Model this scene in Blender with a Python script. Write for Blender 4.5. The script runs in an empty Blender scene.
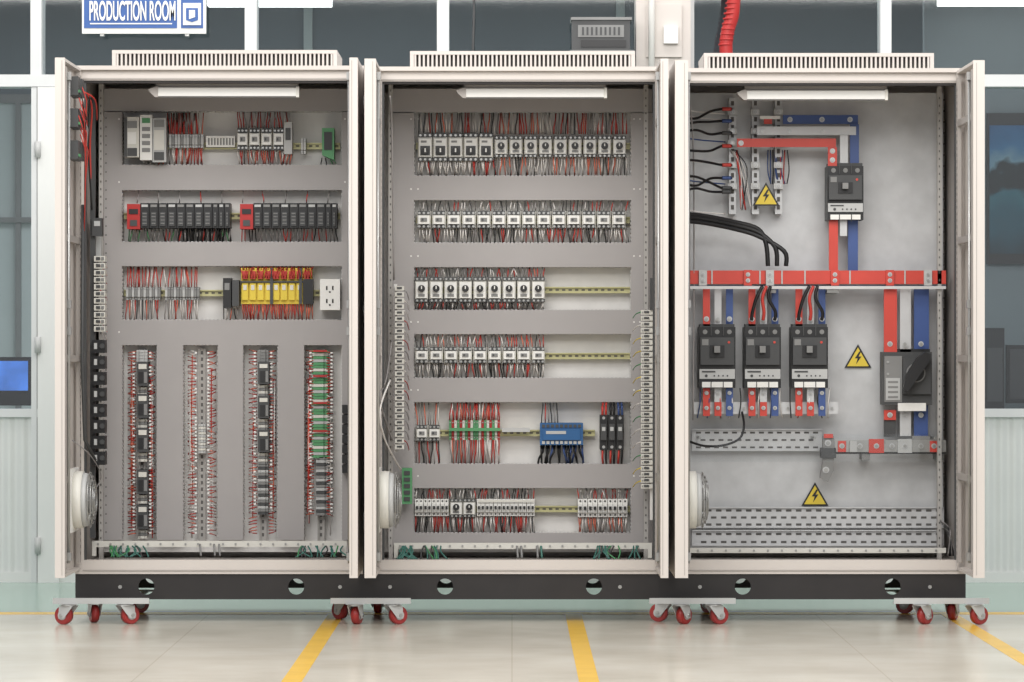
import bpy, math, random
from mathutils import Vector, Matrix
random.seed(7)
sc=bpy.context.scene
D=14.0; F=3640.0; H=1.046; HY=350.0
def W(px,py,d):
    s=(D+d)/F
    return Vector(((px-512)*s, d, H+(HY-py)*s))
def lin(c):
    return tuple(((v/255)/12.92 if v/255<=0.04045 else ((v/255+0.055)/1.055)**2.4) for v in c)+(1,)
MATS={}
def mat(name,col,rough=0.5,metal=0.0,var=0.06,scale=8.0,bump=0.0,emit=0,coat=0.0):
    m=bpy.data.materials.new(name); m.use_nodes=True
    nt=m.node_tree; b=nt.nodes['Principled BSDF']
    b.inputs['Roughness'].default_value=rough; b.inputs['Metallic'].default_value=metal
    c=lin(col)
    tc=nt.nodes.new('ShaderNodeTexCoord'); n=nt.nodes.new('ShaderNodeTexNoise')
    n.inputs['Scale'].default_value=scale; n.inputs['Detail'].default_value=4
    nt.links.new(tc.outputs['Object'],n.inputs['Vector'])
    r=nt.nodes.new('ShaderNodeValToRGB')
    r.color_ramp.elements[0].position=0.3; r.color_ramp.elements[1].position=0.7
    r.color_ramp.elements[0].color=tuple(max(0,v*(1-var)) for v in c[:3])+(1,)
    r.color_ramp.elements[1].color=tuple(min(1,v*(1+var)) for v in c[:3])+(1,)
    nt.links.new(n.outputs['Fac'],r.inputs['Fac']); nt.links.new(r.outputs['Color'],b.inputs['Base Color'])
    if bump:
        bp=nt.nodes.new('ShaderNodeBump'); bp.inputs['Strength'].default_value=bump; bp.inputs['Distance'].default_value=0.01
        nt.links.new(n.outputs['Fac'],bp.inputs['Height']); nt.links.new(bp.outputs['Normal'],b.inputs['Normal'])
    if emit:
        nt.links.new(r.outputs['Color'],b.inputs['Emission Color']); b.inputs['Emission Strength'].default_value=emit
    if coat: b.inputs['Coat Weight'].default_value=coat
    MATS[name]=m; return m
mat('beige',(200,193,187),0.45,var=0.02,scale=3)
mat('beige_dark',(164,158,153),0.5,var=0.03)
mat('duct',(163,159,158),0.55,var=0.02)
mat('duct_edge',(208,207,205),0.6)
mat('zinc',(194,195,196),0.42,0.2,var=0.08,scale=14)
mat('zinc_warm',(220,218,215),0.5,0.0,var=0.04,scale=20)
mat('profile',(172,169,165),0.5,0.0,var=0.04)
mat('slot',(90,88,86),0.8)
mat('steel',(170,170,168),0.32,0.7,var=0.05)
mat('white',(232,231,227),0.45,var=0.02)
mat('offwhite',(212,210,202),0.5,var=0.04)
mat('ltgrey',(182,183,182),0.5,var=0.04)
mat('grey',(128,128,127),0.5)
mat('dkgrey',(66,67,68),0.5)
mat('black',(26,26,28),0.42,var=0.15)
mat('plinth',(36,33,33),0.45,var=0.15)
mat('dark',(40,37,36),0.8)
mat('red',(170,34,32),0.5)
mat('busred',(200,68,56),0.4,var=0.06)
mat('wire_red',(192,62,54),0.5)
mat('wire_orange',(218,116,92),0.5)
mat('wire_white',(228,224,220),0.5)
mat('wire_grey',(150,146,145),0.5)
mat('wire_blue',(58,80,130),0.5)
mat('wire_green',(72,140,90),0.5)
mat('busblue',(60,84,140),0.4)
mat('blue',(34,92,146),0.4)
mat('green',(84,148,100),0.5)
mat('teal',(60,110,100),0.5)
mat('yellow',(222,196,64),0.5)
mat('rail',(184,180,136),0.4,0.2,var=0.08,scale=30)
mat('wheel',(150,44,42),0.35,var=0.1)
mat('signblue',(44,88,156),0.4)
mat('wall_white',(218,219,217),0.55,var=0.02,scale=2)
mat('mullion',(208,210,210),0.5,var=0.02)
mat('room_dark',(108,118,124),0.8,var=0.12,scale=1.2)
mat('room_mid',(120,130,134),0.8,var=0.12,scale=1.2)
mat('room_lite',(192,199,198),0.8,var=0.06,scale=1.5)
mat('lamp',(255,255,250),0.5,emit=3.0,var=0)
mat('screen',(70,120,205),0.3,emit=0.7,var=0.35,scale=6)
mat('floor_yellow',(228,182,62),0.25,var=0.06)
mat('clear_edge',(205,205,205),0.2)
def floor_mat():
    m=bpy.data.materials.new('floor_epoxy'); m.use_nodes=True; nt=m.node_tree; b=nt.nodes['Principled BSDF']
    g=nt.nodes.new('ShaderNodeNewGeometry'); s=nt.nodes.new('ShaderNodeSeparateXYZ'); nt.links.new(g.outputs['Position'],s.inputs[0])
    mr=nt.nodes.new('ShaderNodeMath'); mr.operation='GREATER_THAN'; mr.inputs[1].default_value=0.40
    nt.links.new(s.outputs['Y'],mr.inputs[0])
    n=nt.nodes.new('ShaderNodeTexNoise'); n.inputs['Scale'].default_value=2.2; n.inputs['Detail'].default_value=8
    nt.links.new(g.outputs['Position'],n.inputs['Vector'])
    r=nt.nodes.new('ShaderNodeValToRGB'); r.color_ramp.elements[0].position=.3; r.color_ramp.elements[1].position=.72
    r.color_ramp.elements[0].color=lin((188,181,167)); r.color_ramp.elements[1].color=lin((212,206,193))
    nt.links.new(n.outputs['Fac'],r.inputs['Fac'])
    br=nt.nodes.new('ShaderNodeTexBrick'); br.offset=0; br.inputs['Scale'].default_value=1.0
    br.inputs['Mortar Size'].default_value=0.003; br.inputs['Brick Width'].default_value=1.2; br.inputs['Row Height'].default_value=1.2
    br.inputs['Color1'].default_value=(1,1,1,1); br.inputs['Color2'].default_value=(.98,.98,.98,1); br.inputs['Mortar'].default_value=(.86,.84,.82,1)
    nt.links.new(g.outputs['Position'],br.inputs['Vector'])
    mx=nt.nodes.new('ShaderNodeMix'); mx.data_type='RGBA'; nt.links.new(mr.outputs[0],mx.inputs['Factor'])
    mu=nt.nodes.new('ShaderNodeMix'); mu.data_type='RGBA'; mu.blend_type='MULTIPLY'; mu.inputs['Factor'].default_value=1
    nt.links.new(r.outputs['Color'],mu.inputs['A']); nt.links.new(br.outputs['Color'],mu.inputs['B'])
    nt.links.new(mu.outputs['Result'],mx.inputs['A']); mx.inputs['B'].default_value=lin((150,174,162))
    nt.links.new(mx.outputs['Result'],b.inputs['Base Color']); b.inputs['Roughness'].default_value=.2
    n2=nt.nodes.new('ShaderNodeTexNoise'); n2.inputs['Scale'].default_value=5; nt.links.new(g.outputs['Position'],n2.inputs['Vector'])
    bp=nt.nodes.new('ShaderNodeBump'); bp.inputs['Strength'].default_value=.08; bp.inputs['Distance'].default_value=.01
    nt.links.new(n2.outputs['Fac'],bp.inputs['Height']); nt.links.new(bp.outputs['Normal'],b.inputs['Normal'])
    MATS['floor']=m
floor_mat()
def ridge_mat():
    m=mat('wall_ridge',(214,216,214),0.5,var=0.02)
    nt=m.node_tree; b=nt.nodes['Principled BSDF']
    g=nt.nodes.new('ShaderNodeNewGeometry'); w=nt.nodes.new('ShaderNodeTexWave'); w.inputs['Scale'].default_value=5.2
    w.bands_direction='X'
    nt.links.new(g.outputs['Position'],w.inputs['Vector'])
    bp=nt.nodes.new('ShaderNodeBump'); bp.inputs['Strength'].default_value=.6; bp.inputs['Distance'].default_value=.015
    nt.links.new(w.outputs['Fac'],bp.inputs['Height']); nt.links.new(bp.outputs['Normal'],b.inputs['Normal'])
ridge_mat()
def glass_mat(name,tint,fac):
    m=bpy.data.materials.new(name); m.use_nodes=True; nt=m.node_tree
    for n in list(nt.nodes):
        if n.type!='OUTPUT_MATERIAL': nt.nodes.remove(n)
    o=[n for n in nt.nodes if n.type=='OUTPUT_MATERIAL'][0]
    t=nt.nodes.new('ShaderNodeBsdfTransparent'); t.inputs[0].default_value=tint
    g=nt.nodes.new('ShaderNodeBsdfGlossy'); g.inputs['Roughness'].default_value=.03
    mx=nt.nodes.new('ShaderNodeMixShader'); mx.inputs[0].default_value=fac
    nt.links.new(t.outputs[0],mx.inputs[1]); nt.links.new(g.outputs[0],mx.inputs[2]); nt.links.new(mx.outputs[0],o.inputs[0])
    MATS[name]=m
glass_mat('glass',(.90,.92,.93,1),.05)
glass_mat('acrylic',(.98,.985,.985,1),.03)
def picture_mat():
    m=bpy.data.materials.new('sea_picture'); m.use_nodes=True; nt=m.node_tree; b=nt.nodes['Principled BSDF']
    g=nt.nodes.new('ShaderNodeNewGeometry'); s=nt.nodes.new('ShaderNodeSeparateXYZ'); nt.links.new(g.outputs['Position'],s.inputs[0])
    n=nt.nodes.new('ShaderNodeTexNoise'); n.inputs['Scale'].default_value=9; n.inputs['Detail'].default_value=8; nt.links.new(g.outputs['Position'],n.inputs['Vector'])
    a=nt.nodes.new('ShaderNodeMath'); a.operation='MULTIPLY_ADD'; a.inputs[1].default_value=.30
    nt.links.new(n.outputs['Fac'],a.inputs[0]); nt.links.new(s.outputs['Z'],a.inputs[2])
    mr=nt.nodes.new('ShaderNodeMapRange'); mr.inputs['From Min'].default_value=1.62; mr.inputs['From Max'].default_value=2.35
    nt.links.new(a.outputs[0],mr.inputs['Value'])
    r=nt.nodes.new('ShaderNodeValToRGB'); cr=r.color_ramp
    cr.elements[0].color=lin((10,34,44)); cr.elements[1].color=lin((18,62,100))
    for p,c in((.28,(20,66,80)),(.44,(36,84,96)),(.49,(8,16,22)),(.62,(14,26,30)),(.66,(92,122,136)),(.8,(38,88,124))):
        e=cr.elements.new(p); e.color=lin(c)
    nt.links.new(mr.outputs[0],r.inputs['Fac']); nt.links.new(r.outputs['Color'],b.inputs['Base Color']); b.inputs['Roughness'].default_value=.5
    nt.links.new(r.outputs['Color'],b.inputs['Emission Color']); b.inputs['Emission Strength'].default_value=.3  # emission added so the picture stays readable in the dim room
    MATS['sea_picture']=m
picture_mat()

class MB:
    def __init__(s): s.v=[]; s.f=[]; s.m=[]; s.sm=[]; s.names=[]
    def mi(s,n):
        if n not in s.names: s.names.append(n)
        return s.names.index(n)
    def face(s,f,m,sm=False): s.f.append(f); s.m.append(s.mi(m)); s.sm.append(sm)
    def hexa(s,p,m):
        b=len(s.v); s.v+= [tuple(q) for q in p]
        for f in((0,1,2,3),(7,6,5,4),(0,4,5,1),(1,5,6,2),(2,6,7,3),(3,7,4,0)): s.face(tuple(b+i for i in f),m)
    def box(s,x0,x1,y0,y1,z0,z1,m):
        s.hexa([(x0,y0,z0),(x1,y0,z0),(x1,y0,z1),(x0,y0,z1),(x0,y1,z0),(x1,y1,z0),(x1,y1,z1),(x0,y1,z1)],m)
    def R(s,px0,py0,px1,py1,d,t,m):
        a=W(px0,py1,d); b=W(px1,py0,d)
        s.box(a.x,b.x,d,d+t,a.z,b.z,m)
    def poly(s,pts,d,t,m):
        b=len(s.v); n=len(pts)
        fr=[W(x,y,d) for x,y in pts]
        s.v+=[(q.x,d,q.z) for q in fr]+[(q.x,d+t,q.z) for q in fr]
        s.face(tuple(b+i for i in range(n)),m); s.face(tuple(b+n+i for i in reversed(range(n))),m)
        for i in range(n):
            j=(i+1)%n; s.face((b+i,b+n+i,b+n+j,b+j),m)
    def cyl(s,p0,p1,r,m,n=14,r1=None):
        p0=Vector(p0);p1=Vector(p1); r1=r if r1 is None else r1
        a=(p1-p0).normalized(); u=a.orthogonal().normalized(); w=a.cross(u); b=len(s.v)
        for p,rr in((p0,r),(p1,r1)):
            for i in range(n):
                t=2*math.pi*i/n; s.v.append(tuple(p+(u*math.cos(t)+w*math.sin(t))*rr))
        for i in range(n):
            j=(i+1)%n; s.face((b+i,b+j,b+n+j,b+n+i),m,True)
        s.face(tuple(b+i for i in reversed(range(n))),m); s.face(tuple(b+n+i for i in range(n)),m)
    def C(s,px,py,rp,d,t,m,n=12,r1=None):
        k=(D+d)/F; c=W(px,py,d); s.cyl(c+Vector((0,t,0)),c,rp*k,m,n,None if r1 is None else r1*k)
    def tube(s,pts,r,m,n=4,closed=False):
        pts=[Vector(p) for p in pts]; b=len(s.v); L=len(pts)
        for k in range(L):
            if closed: t=pts[(k+1)%L]-pts[k-1]
            else: t=pts[min(k+1,L-1)]-pts[max(k-1,0)]
            t.normalize()
            ref=Vector((0,1,0)) if abs(t.y)<.9 else Vector((0,0,1))
            u=t.cross(ref).normalized(); w=t.cross(u)
            for i in range(n):
                a=2*math.pi*i/n; s.v.append(tuple(pts[k]+(u*math.cos(a)+w*math.sin(a))*r))
        for k in range(L if closed else L-1):
            k2=(k+1)%L
            for i in range(n):
                j=(i+1)%n; s.face((b+k*n+i,b+k*n+j,b+k2*n+j,b+k2*n+i),m,True)
        if not closed:
            s.face(tuple(b+i for i in range(n)),m); s.face(tuple(b+(L-1)*n+i for i in range(n)),m)
    def T(s,pts,rp,m,n=6):
        P=[W(*p) for p in pts]; out=[]
        for i in range(len(P)-1):
            a=P[max(i-1,0)];b=P[i];c=P[i+1];e=P[min(i+2,len(P)-1)]
            for k in range(5):
                t=k/5; out.append(.5*((2*b)+(c-a)*t+(2*a-5*b+4*c-e)*t*t+(3*b-a-3*c+e)*t**3))
        out.append(P[-1]); s.tube(out,rp*(D+pts[0][2])/F,m,n)
    def make(s,name,parent=None,bevel=0):
        me=bpy.data.meshes.new(name); me.from_pydata(s.v,[],s.f)
        for n in s.names: me.materials.append(MATS[n])
        me.polygons.foreach_set('material_index',s.m); me.polygons.foreach_set('use_smooth',s.sm); me.update()
        import bmesh
        bm=bmesh.new(); bm.from_mesh(me); bmesh.ops.recalc_face_normals(bm,faces=bm.faces); bm.to_mesh(me); bm.free()
        o=bpy.data.objects.new(name,me); sc.collection.objects.link(o)
        if parent:
            o.parent=parent; o.matrix_parent_inverse=Matrix.Translation(-parent.location)
        if bevel:
            b=o.modifiers.new('bevel','BEVEL'); b.width=bevel; b.segments=2; b.limit_method='ANGLE'
        return o
def empty(name,loc):
    e=bpy.data.objects.new(name,None); e.location=loc; e.empty_display_size=.2; sc.collection.objects.link(e); return e

PD=0.56; DF=0.48; CF=0.45
def duct(mb,x0,y0,x1,y1,teeth=True):
    hor=(x1-x0)>(y1-y0)
    mb.R(x0,y0,x1,y1,DF,.012,'duct')
    if hor: mb.R(x0,y0+2,x1,y1-2,DF+.012,PD-DF-.012,'duct')
    else: mb.R(x0+2,y0,x1-2,y1,DF+.012,PD-DF-.012,'duct')
    if teeth:
        if hor:
            x=x0+1
            while x<x1-3:
                mb.R(x,y0-.7,x+2.4,y1+.7,DF+.014,.05,'duct_edge'); x+=4
        else:
            y=y0+1
            while y<y1-3:
                mb.R(x0-.7,y,x1+.7,y+2.4,DF+.014,.05,'duct_edge'); y+=4
def rail(mb,x0,x1,y,h=3.2,d=.53):
    mb.R(x0,y-h,x1,y+h,d,.02,'rail'); mb.R(x0,y-h,x1,y-h+1.2,d-.01,.0098,'rail'); mb.R(x0,y+h-1.2,x1,y+h,d-.01,.0098,'rail')
    x=x0+3
    while x<x1-4:
        mb.R(x,y-.8,x+3.4,y+.8,d-.001,.0009,'slot'); x+=6.5
def vrail(mb,x,y0,y1,h=3.2,d=.53,m='profile'):
    mb.R(x-h,y0,x+h,y1,d,.02,m); mb.R(x-h,y0,x-h+1.2,y1,d-.01,.0098,m); mb.R(x+h-1.2,y0,x+h,y1,d-.01,.0098,m)
    y=y0+3
    while y<y1-4:
        mb.R(x-1,y,x+1,y+3.4,d-.001,.0009,'slot'); y+=6.5
def wires(mb,x0,x1,ya,yb,n,cols,d=.475,r=.55,j=2.6):
    for i in range(n):
        x=x0+(x1-x0)*(i+.5)/n+random.uniform(-.6,.6); dx=random.uniform(-j,j); dd=random.uniform(0,.03)
        c=random.choice(cols); q=random.uniform(-.012,.006)
        P=[W(x,ya,d+.01),W(x+dx*.15,ya+(yb-ya)*.35,d-.01+dd*.3+q),W(x+dx*.8,ya+(yb-ya)*.7,d+dd+q),W(x+dx,yb,d+.03+dd)]
        mb.tube(P,r*(D+d)/F,c,4)
def hwires(mb,xa,xb,y0,y1,n,cols,d=.49,r=.55,drop=3):
    for i in range(n):
        y=y0+(y1-y0)*(i+.5)/n; c=random.choice(cols); dr=random.uniform(-drop,drop)
        mb.tube([W(xa,y,d),W(xa+(xb-xa)*.5,y+dr*.3,d-.012),W(xb,y+dr,d+.03)],r*(D+d)/F,c,4)
def mpcb(mb,x,y,w,h,big=False,d=CF):
    mb.R(x,y,x+w,y+h,d+.02,.07,'offwhite')
    mb.R(x,y,x+w,y+h*.14,d+.012,.0078,'dkgrey'); mb.R(x,y+h*.88,x+w,y+h,d+.012,.0078,'dkgrey')
    for k in range(3):
        cx=x+w*(k+.5)/3; mb.C(cx,y+h*.08,w*.09,d+.009,.004,'steel',8); mb.C(cx,y+h*.94,w*.09,d+.009,.004,'steel',8)
    mb.R(x+w*.08,y+h*.2,x+w*.92,y+h*.84,d,.0198,'white')
    if big: mb.R(x+w*.16,y+h*.46,x+w*.84,y+h*.8,d-.003,.0029,'dkgrey'); mb.C(x+w*.5,y+h*.63,w*.24,d-.018,.0148,'black',12); mb.R(x+w*.45,y+h*.54,x+w*.55,y+h*.68,d-.021,.0029,'white'); mb.R(x+w*.2,y+h*.27,x+w*.6,y+h*.34,d-.002,.0019,'grey')
    else: mb.C(x+w*.5,y+h*.46,w*.27,d-.018,.0178,'black',12); mb.R(x+w*.46,y+h*.36,x+w*.54,y+h*.48,d-.021,.0029,'white'); mb.R(x+w*.25,y+h*.68,x+w*.75,y+h*.78,d-.003,.0029,'grey')
def contactor(mb,x,y,w,h,d=CF):
    mb.R(x,y,x+w,y+h,d+.02,.07,'offwhite')
    mb.R(x+w*.04,y,x+w*.96,y+h*.22,d+.014,.0058,'dkgrey'); mb.R(x+w*.04,y+h*.8,x+w*.96,y+h,d+.014,.0058,'dkgrey')
    for k in range(3):
        cx=x+w*(k+.5)/3; mb.C(cx,y+h*.12,w*.1,d+.009,.0048,'steel',8); mb.C(cx,y+h*.9,w*.1,d+.009,.0048,'steel',8)
    mb.R(x+w*.1,y+h*.26,x+w*.9,y+h*.76,d-.004,.0238,'white'); mb.R(x+w*.26,y+h*.4,x+w*.74,y+h*.62,d-.008,.0038,'grey'); mb.R(x+w*.34,y+h*.45,x+w*.48,y+h*.57,d-.009,.0009,'dkgrey')
def mcb(mb,x,y,w,h,poles=1,d=CF,body='white'):
    mb.R(x,y,x+w,y+h,d+.02,.07,body); mb.R(x+.2,y+h*.28,x+w-.2,y+h*.75,d+.005,.0148,body)
    pw=w/poles
    for k in range(poles):
        cx=x+pw*(k+.5); mb.R(cx-pw*.28,y+h*.42,cx+pw*.28,y+h*.6,d-.01,.0148,'black'); mb.C(cx,y+h*.12,pw*.22,d+.017,.0028,'dkgrey',8); mb.C(cx,y+h*.88,pw*.22,d+.017,.0028,'dkgrey',8)
        if k: mb.R(x+pw*k-.15,y,x+pw*k+.15,y+h,d+.003,.0018,'grey')
def terms(mb,x0,x1,y,h,pitch,cols,d=.475):
    x=x0; i=0
    while x<x1-.5:
        c=cols[i%len(cols)]
        mb.R(x,y,x+pitch-.4,y+h,d+.012,.045,c); mb.R(x,y+h*.25,x+pitch-.4,y+h*.75,d,.0118,c)
        mb.C(x+pitch/2-.2,y+h*.13,pitch*.22,d+.009,.0028,'steel',6); mb.C(x+pitch/2-.2,y+h*.87,pitch*.22,d+.009,.0028,'steel',6)
        x+=pitch; i+=1
def vterms(mb,xc,w,y0,y1,pitch,cols,d=.475):
    y=y0;i=0
    while y<y1-.5:
        c=cols[i%len(cols)]
        mb.R(xc-w/2,y,xc+w/2,y+pitch-.4,d+.012,.045,c); mb.R(xc-w*.22,y,xc+w*.22,y+pitch-.4,d,.0118,c); y+=pitch;i+=1

CAB=[dict(o0=75,o1=363,i0=84,i1=353,dl=(72,81.5),dr=(355.5,363.5),top=67,v=(112,337,50,66)),
     dict(o0=368,o1=665,i0=382,i1=655,dl=(370,381),dr=(655,662.5),top=68,v=(410,635,51,67)),
     dict(o0=674,o1=968,i0=688,i1=957,dl=(669,681.5),dr=(956,967),top=69.5,v=(704,934,53,69.5))]
ZB=W(0,574,0).z
def door(x0,x1,pa,left,top,name,fan,idx):
    zt=W(0,top+1.5,0).z; zb=W(0,569.5,0).z
    a=W(x0,0,0).x; b=W(x1,0,0).x
    mb=MB()
    ys,ye=-.525,-.006
    mb.box(a,b,ys,ys+.014,zb,zt,'beige')
    mb.box(a,b,ye-.012,ye,zb,zt,'beige')
    sk=(a+.0005,a+.012) if left else (b-.012,b-.0005)
    mb.box(sk[0],sk[1],ys+.014,ye-.012,zb+.0005,zt-.0005,'beige')
    r0,r1=(a+.012,b-.001) if left else (a+.001,b-.012)
    mb.box(r0,r1,ys+.014,ye-.012,zt-.012,zt-.001,'beige'); mb.box(r0,r1,ys+.014,ye-.012,zb+.001,zb+.012,'beige')
    mb.make(name,pa)
    m2=MB()
    inx=b if left else a; sg=1 if left else -1
    def ib(t0,t1,y0,y1,z0,z1,m):
        xs=sorted((inx+sg*t0,inx+sg*t1)); m2.box(xs[0],xs[1],y0,y1,z0,z1,m)
    # closed-edge seal channel seen on the leading edge
    ex=a+(b-a)*(.72 if left else .28)
    m2.box(ex-.0012,ex+.0012,ys-.0012,ys-.0001,zb+.01,zt-.01,'beige_dark')
    ib(-.013,.002,ys+.03,ys+.055,zb+.03,zt-.03,'beige_dark'); ib(-.013,.002,ye-.055,ye-.03,zb+.03,zt-.03,'beige_dark')
    for z in(.35,.8,1.25,1.7): ib(-.014,.001,ys+.055,ye-.055,zb+z,zb+z+.025,'beige_dark')
    z=zb+.06
    while z<zt-.06: ib(.0021,.0028,ye-.046,ye-.038,z,z+.012,'slot'); z+=.025
    rx=inx+sg*.004
    m2.cyl((rx,ys+.085,zb+.05),(rx,ys+.085,zt-.05),.006,'steel',8)
    for z in(.06,.9,1.0,1.85): m2.box(rx-.01,rx+.01,ys+.072,ys+.098,zb+z,zb+z+.03,'steel')
    hx=a if left else b
    for z in(.15,.95,1.75): m2.cyl((hx,ye+.0,zb+z),(hx,ye+.0,zb+z+.07),.008,'steel',10)
    if left and idx==0:
        for zz,h in((1.80,.07),(1.68,.07),(1.56,.07)):
            ib(-.01,.03,-.36,-.29,zb+zz,zb+zz+h,'dkgrey'); ib(-.01,.03,-.24,-.17,zb+zz,zb+zz+h,'dkgrey'); ib(.03,.034,-.35,-.30,zb+zz+.01,zb+zz+.02,'green')
        for k in range(16):
            y=random.uniform(-.36,-.15); z=zb+random.uniform(1.62,1.86)
            m2.tube([(inx+.03,y,z),(inx+.045,y+.02,z-.05),(inx+.03,-.12,z-.15),(inx+.02,-.08,zb+1.3)],.0022,random.choice(['wire_red','wire_red','black','wire_grey']),5)
        m2.tube([(inx+.015,-.08,zb+1.4),(inx+.012,-.08,zb+.8),(inx+.02,-.06,zb+.5),(inx+.05,.02,zb+.42)],.007,'dkgrey',8)
    m2.make(name+'_hardware',pa)
    if fan:
        fb=MB(); zc=W(0,500,-.3).z; yc=-.28; q=1.15
        fb.box(inx+.001,inx+.008,yc-.12,yc+.12,zc-.12,zc+.12,'white')
        fb.cyl((inx+.008,yc,zc),(inx+.036*q,yc,zc),.108,'offwhite',32)
        fb.cyl((inx+.036*q,yc,zc),(inx+.052*q,yc,zc),.104,'ltgrey',32,.098)
        fb.cyl((inx+.052*q,yc,zc),(inx+.06*q,yc,zc),.05,'grey',20,.045)
        for r,x in((.104,.058),(.09,.066),(.074,.071),(.058,.074),(.042,.075)):
            fb.tube([(inx+x*q,yc+r*math.cos(t*math.pi/16),zc+r*math.sin(t*math.pi/16)) for t in range(32)],.002,'steel',6,True)
        for k in range(8):
            t=k*math.pi/4; fb.tube([(inx+.055*q,yc+.104*math.cos(t),zc+.104*math.sin(t)),(inx+.074*q,yc+.04*math.cos(t),zc+.04*math.sin(t))],.002,'steel',5)
        fb.make('door_fan',pa)
def shell(c,idx):
    ctr=W((c['o0']+c['o1'])/2,574,0); e=empty('electrical_cabinet',(ctr.x,.35,ZB))
    X=lambda p:W(p,0,0).x
    zt=W(0,c['top'],0).z; it=W(0,c['top']+16,0).z; ib=W(0,560,0).z
    x0,x1,i0,i1=X(c['o0']),X(c['o1']),X(c['i0']),X(c['i1'])
    mb=MB(); dp=.70
    mb.box(x0,x1,0,.04,it+.01,zt,'beige'); mb.box(x0,x1,0,.04,ZB,ib,'beige')
    mb.box(x0,i0,.0,.04,ib,it+.01,'beige'); mb.box(i1,x1,.0,.04,ib,it+.01,'beige')
    mb.box(x0+.03,x1-.03,-.004,-.0002,ZB+.012,ZB+.016,'beige_dark'); mb.box(x0+.03,x1-.03,-.004,-.0002,it+.014,it+.019,'beige_dark')
    mb.make('front_frame',e)
    mb=MB()
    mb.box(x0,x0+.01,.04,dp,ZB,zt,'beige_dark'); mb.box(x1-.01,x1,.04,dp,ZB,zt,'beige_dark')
    mb.box(x0+.01,x1-.01,.04,dp,zt-.012,zt,'beige'); mb.box(x0+.01,x1-.01,dp-.01,dp,ZB,zt-.012,'beige')
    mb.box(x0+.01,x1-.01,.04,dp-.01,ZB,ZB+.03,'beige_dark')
    mb.box(x0-.004,x1+.004,-.02,-.0005,zt-.012,zt+.004,'beige')
    mb.make('enclosure_body',e)
    mb=MB(); g=.008
    mb.box(i0,i1,.004,.036,it,it+.0098,'dark'); mb.box(i0+.0002,i0+g,.004,.03,ib,it,'dkgrey'); mb.box(i1-g,i1-.0002,.004,.03,ib,it,'dkgrey')
    for xx in(i0+.012,i1-.028):
        for yy in(.40,):
            mb.box(xx,xx+.016,yy,yy+.03,ZB+.03,it+.04,'profile')
            z=ib+.03
            while z<it: mb.box(xx+.005,xx+.010,yy-.001,yy-.0001,z,z+.008,'slot'); z+=.03
    mb.make('gasket_and_inner_rails',e)
    mb=MB(); xa=x0+.03; xb=x1-.03
    mb.box(xa,xb,PD,PD+.004,W(0,552,PD).z,W(0,93,PD).z,'zinc' if idx==2 else 'zinc_warm')
    mb.make('mounting_plate',e)
    vx0,vx1,vy0,vy1=c['v']; mb=MB(); dv=.12; dvb=.55
    a=W(vx0,vy1,dv); b=W(vx1,vy0,dv); zr=zt
    mb.box(a.x,b.x,dv,dvb,b.z-.014,b.z,'beige')
    mb.box(a.x,b.x,dv,dvb,zr,zr+.012,'beige')
    mb.box(a.x+.01,b.x-.01,dv+.03,dvb-.03,zr+.012,b.z-.014,'slot')
    n=52
    for i in range(n+1):
        x=a.x+(b.x-a.x-.008)*i/n
        mb.box(x,x+.0075,dv+.003,dv+.025,zr+.012,b.z-.014,'beige')
        mb.box(x,x+.0075,dvb-.025,dvb-.003,zr+.012,b.z-.014,'beige')
    for xx in(a.x,b.x-.015): mb.box(xx,xx+.015,dv+.001,dvb-.001,zr+.012,b.z-.014,'beige')
    mb.make('roof_ventilation_cap',e)
    mb=MB(); lx0={0:156,1:464,2:745}[idx]; lx1=lx0+142; ly={0:87.5,1:88.5,2:90.5}[idx]
    mb.R(lx0+2,ly,lx1-2,ly+8.5,.06,.05,'white')
    mb.poly([(lx0-8,ly+2),(lx0-1,ly-1),(lx0+2,ly-1),(lx0+2,ly+9.5),(lx0-1,ly+9.5),(lx0-6,ly+5)],.0555,.06,'beige_dark')
    mb.poly([(lx1-2,ly-1),(lx1+1,ly-1),(lx1+1,ly+9.5),(lx1-2,ly+9.5)],.0555,.06,'offwhite')
    mb.R(lx0+2,ly+8.5,lx1-2,ly+9.7,.065,.035,'grey')
    mb.R(lx0,ly-5,lx1,ly-.5,.07,.05,'beige_dark')
    mb.make('interior_lamp',e)
    door(c['dl'][0],c['dl'][1],e,True,c['top'],'door_leaf_left',True,idx)
    door(c['dr'][0],c['dr'][1],e,False,c['top'],'door_leaf_right',False,idx)
    return e
EM=[shell(c,i) for i,c in enumerate(CAB)]
WR=['wire_red','wire_red','wire_orange','wire_white','wire_grey','wire_red']
WM=['wire_red','wire_white','wire_grey','dkgrey','wire_grey','wire_red','wire_white','wire_orange']

# ================= cabinet 1 ===================
e=EM[0]; mb=MB()
duct(mb,104,89,352,111); duct(mb,102,112,122,540)
for y0,y1 in((165,190),(242,266),(320,345)): duct(mb,122,y0,342,y1)
duct(mb,342,112,352,540)
for x0,x1 in((157,183),(218,243),(278,304)): duct(mb,x0,345,x1,540)
y=118
while y<535: mb.C(106,y,.8,DF-.001,.0009,'slot',6); y+=9
for x,y in((119,119),(119,182),(119,332),(345,119),(345,182)): mb.C(x,y,.9,DF-.002,.0019,'white',8)
mb.make('wiring_ducts',e)
mb=MB()
rail(mb,124,340,146)
mb.R(124,117,139,157,CF-.02,.1,'offwhite'); mb.R(127.4,121,137,128,CF-.024,.0038,'grey'); mb.R(127.4,148,137,156,CF-.024,.0038,'dkgrey'); mb.R(127.4,132,136,144,CF-.024,.0038,'white'); mb.R(124,117,127,157,CF-.026,.0058,'dkgrey')
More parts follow.
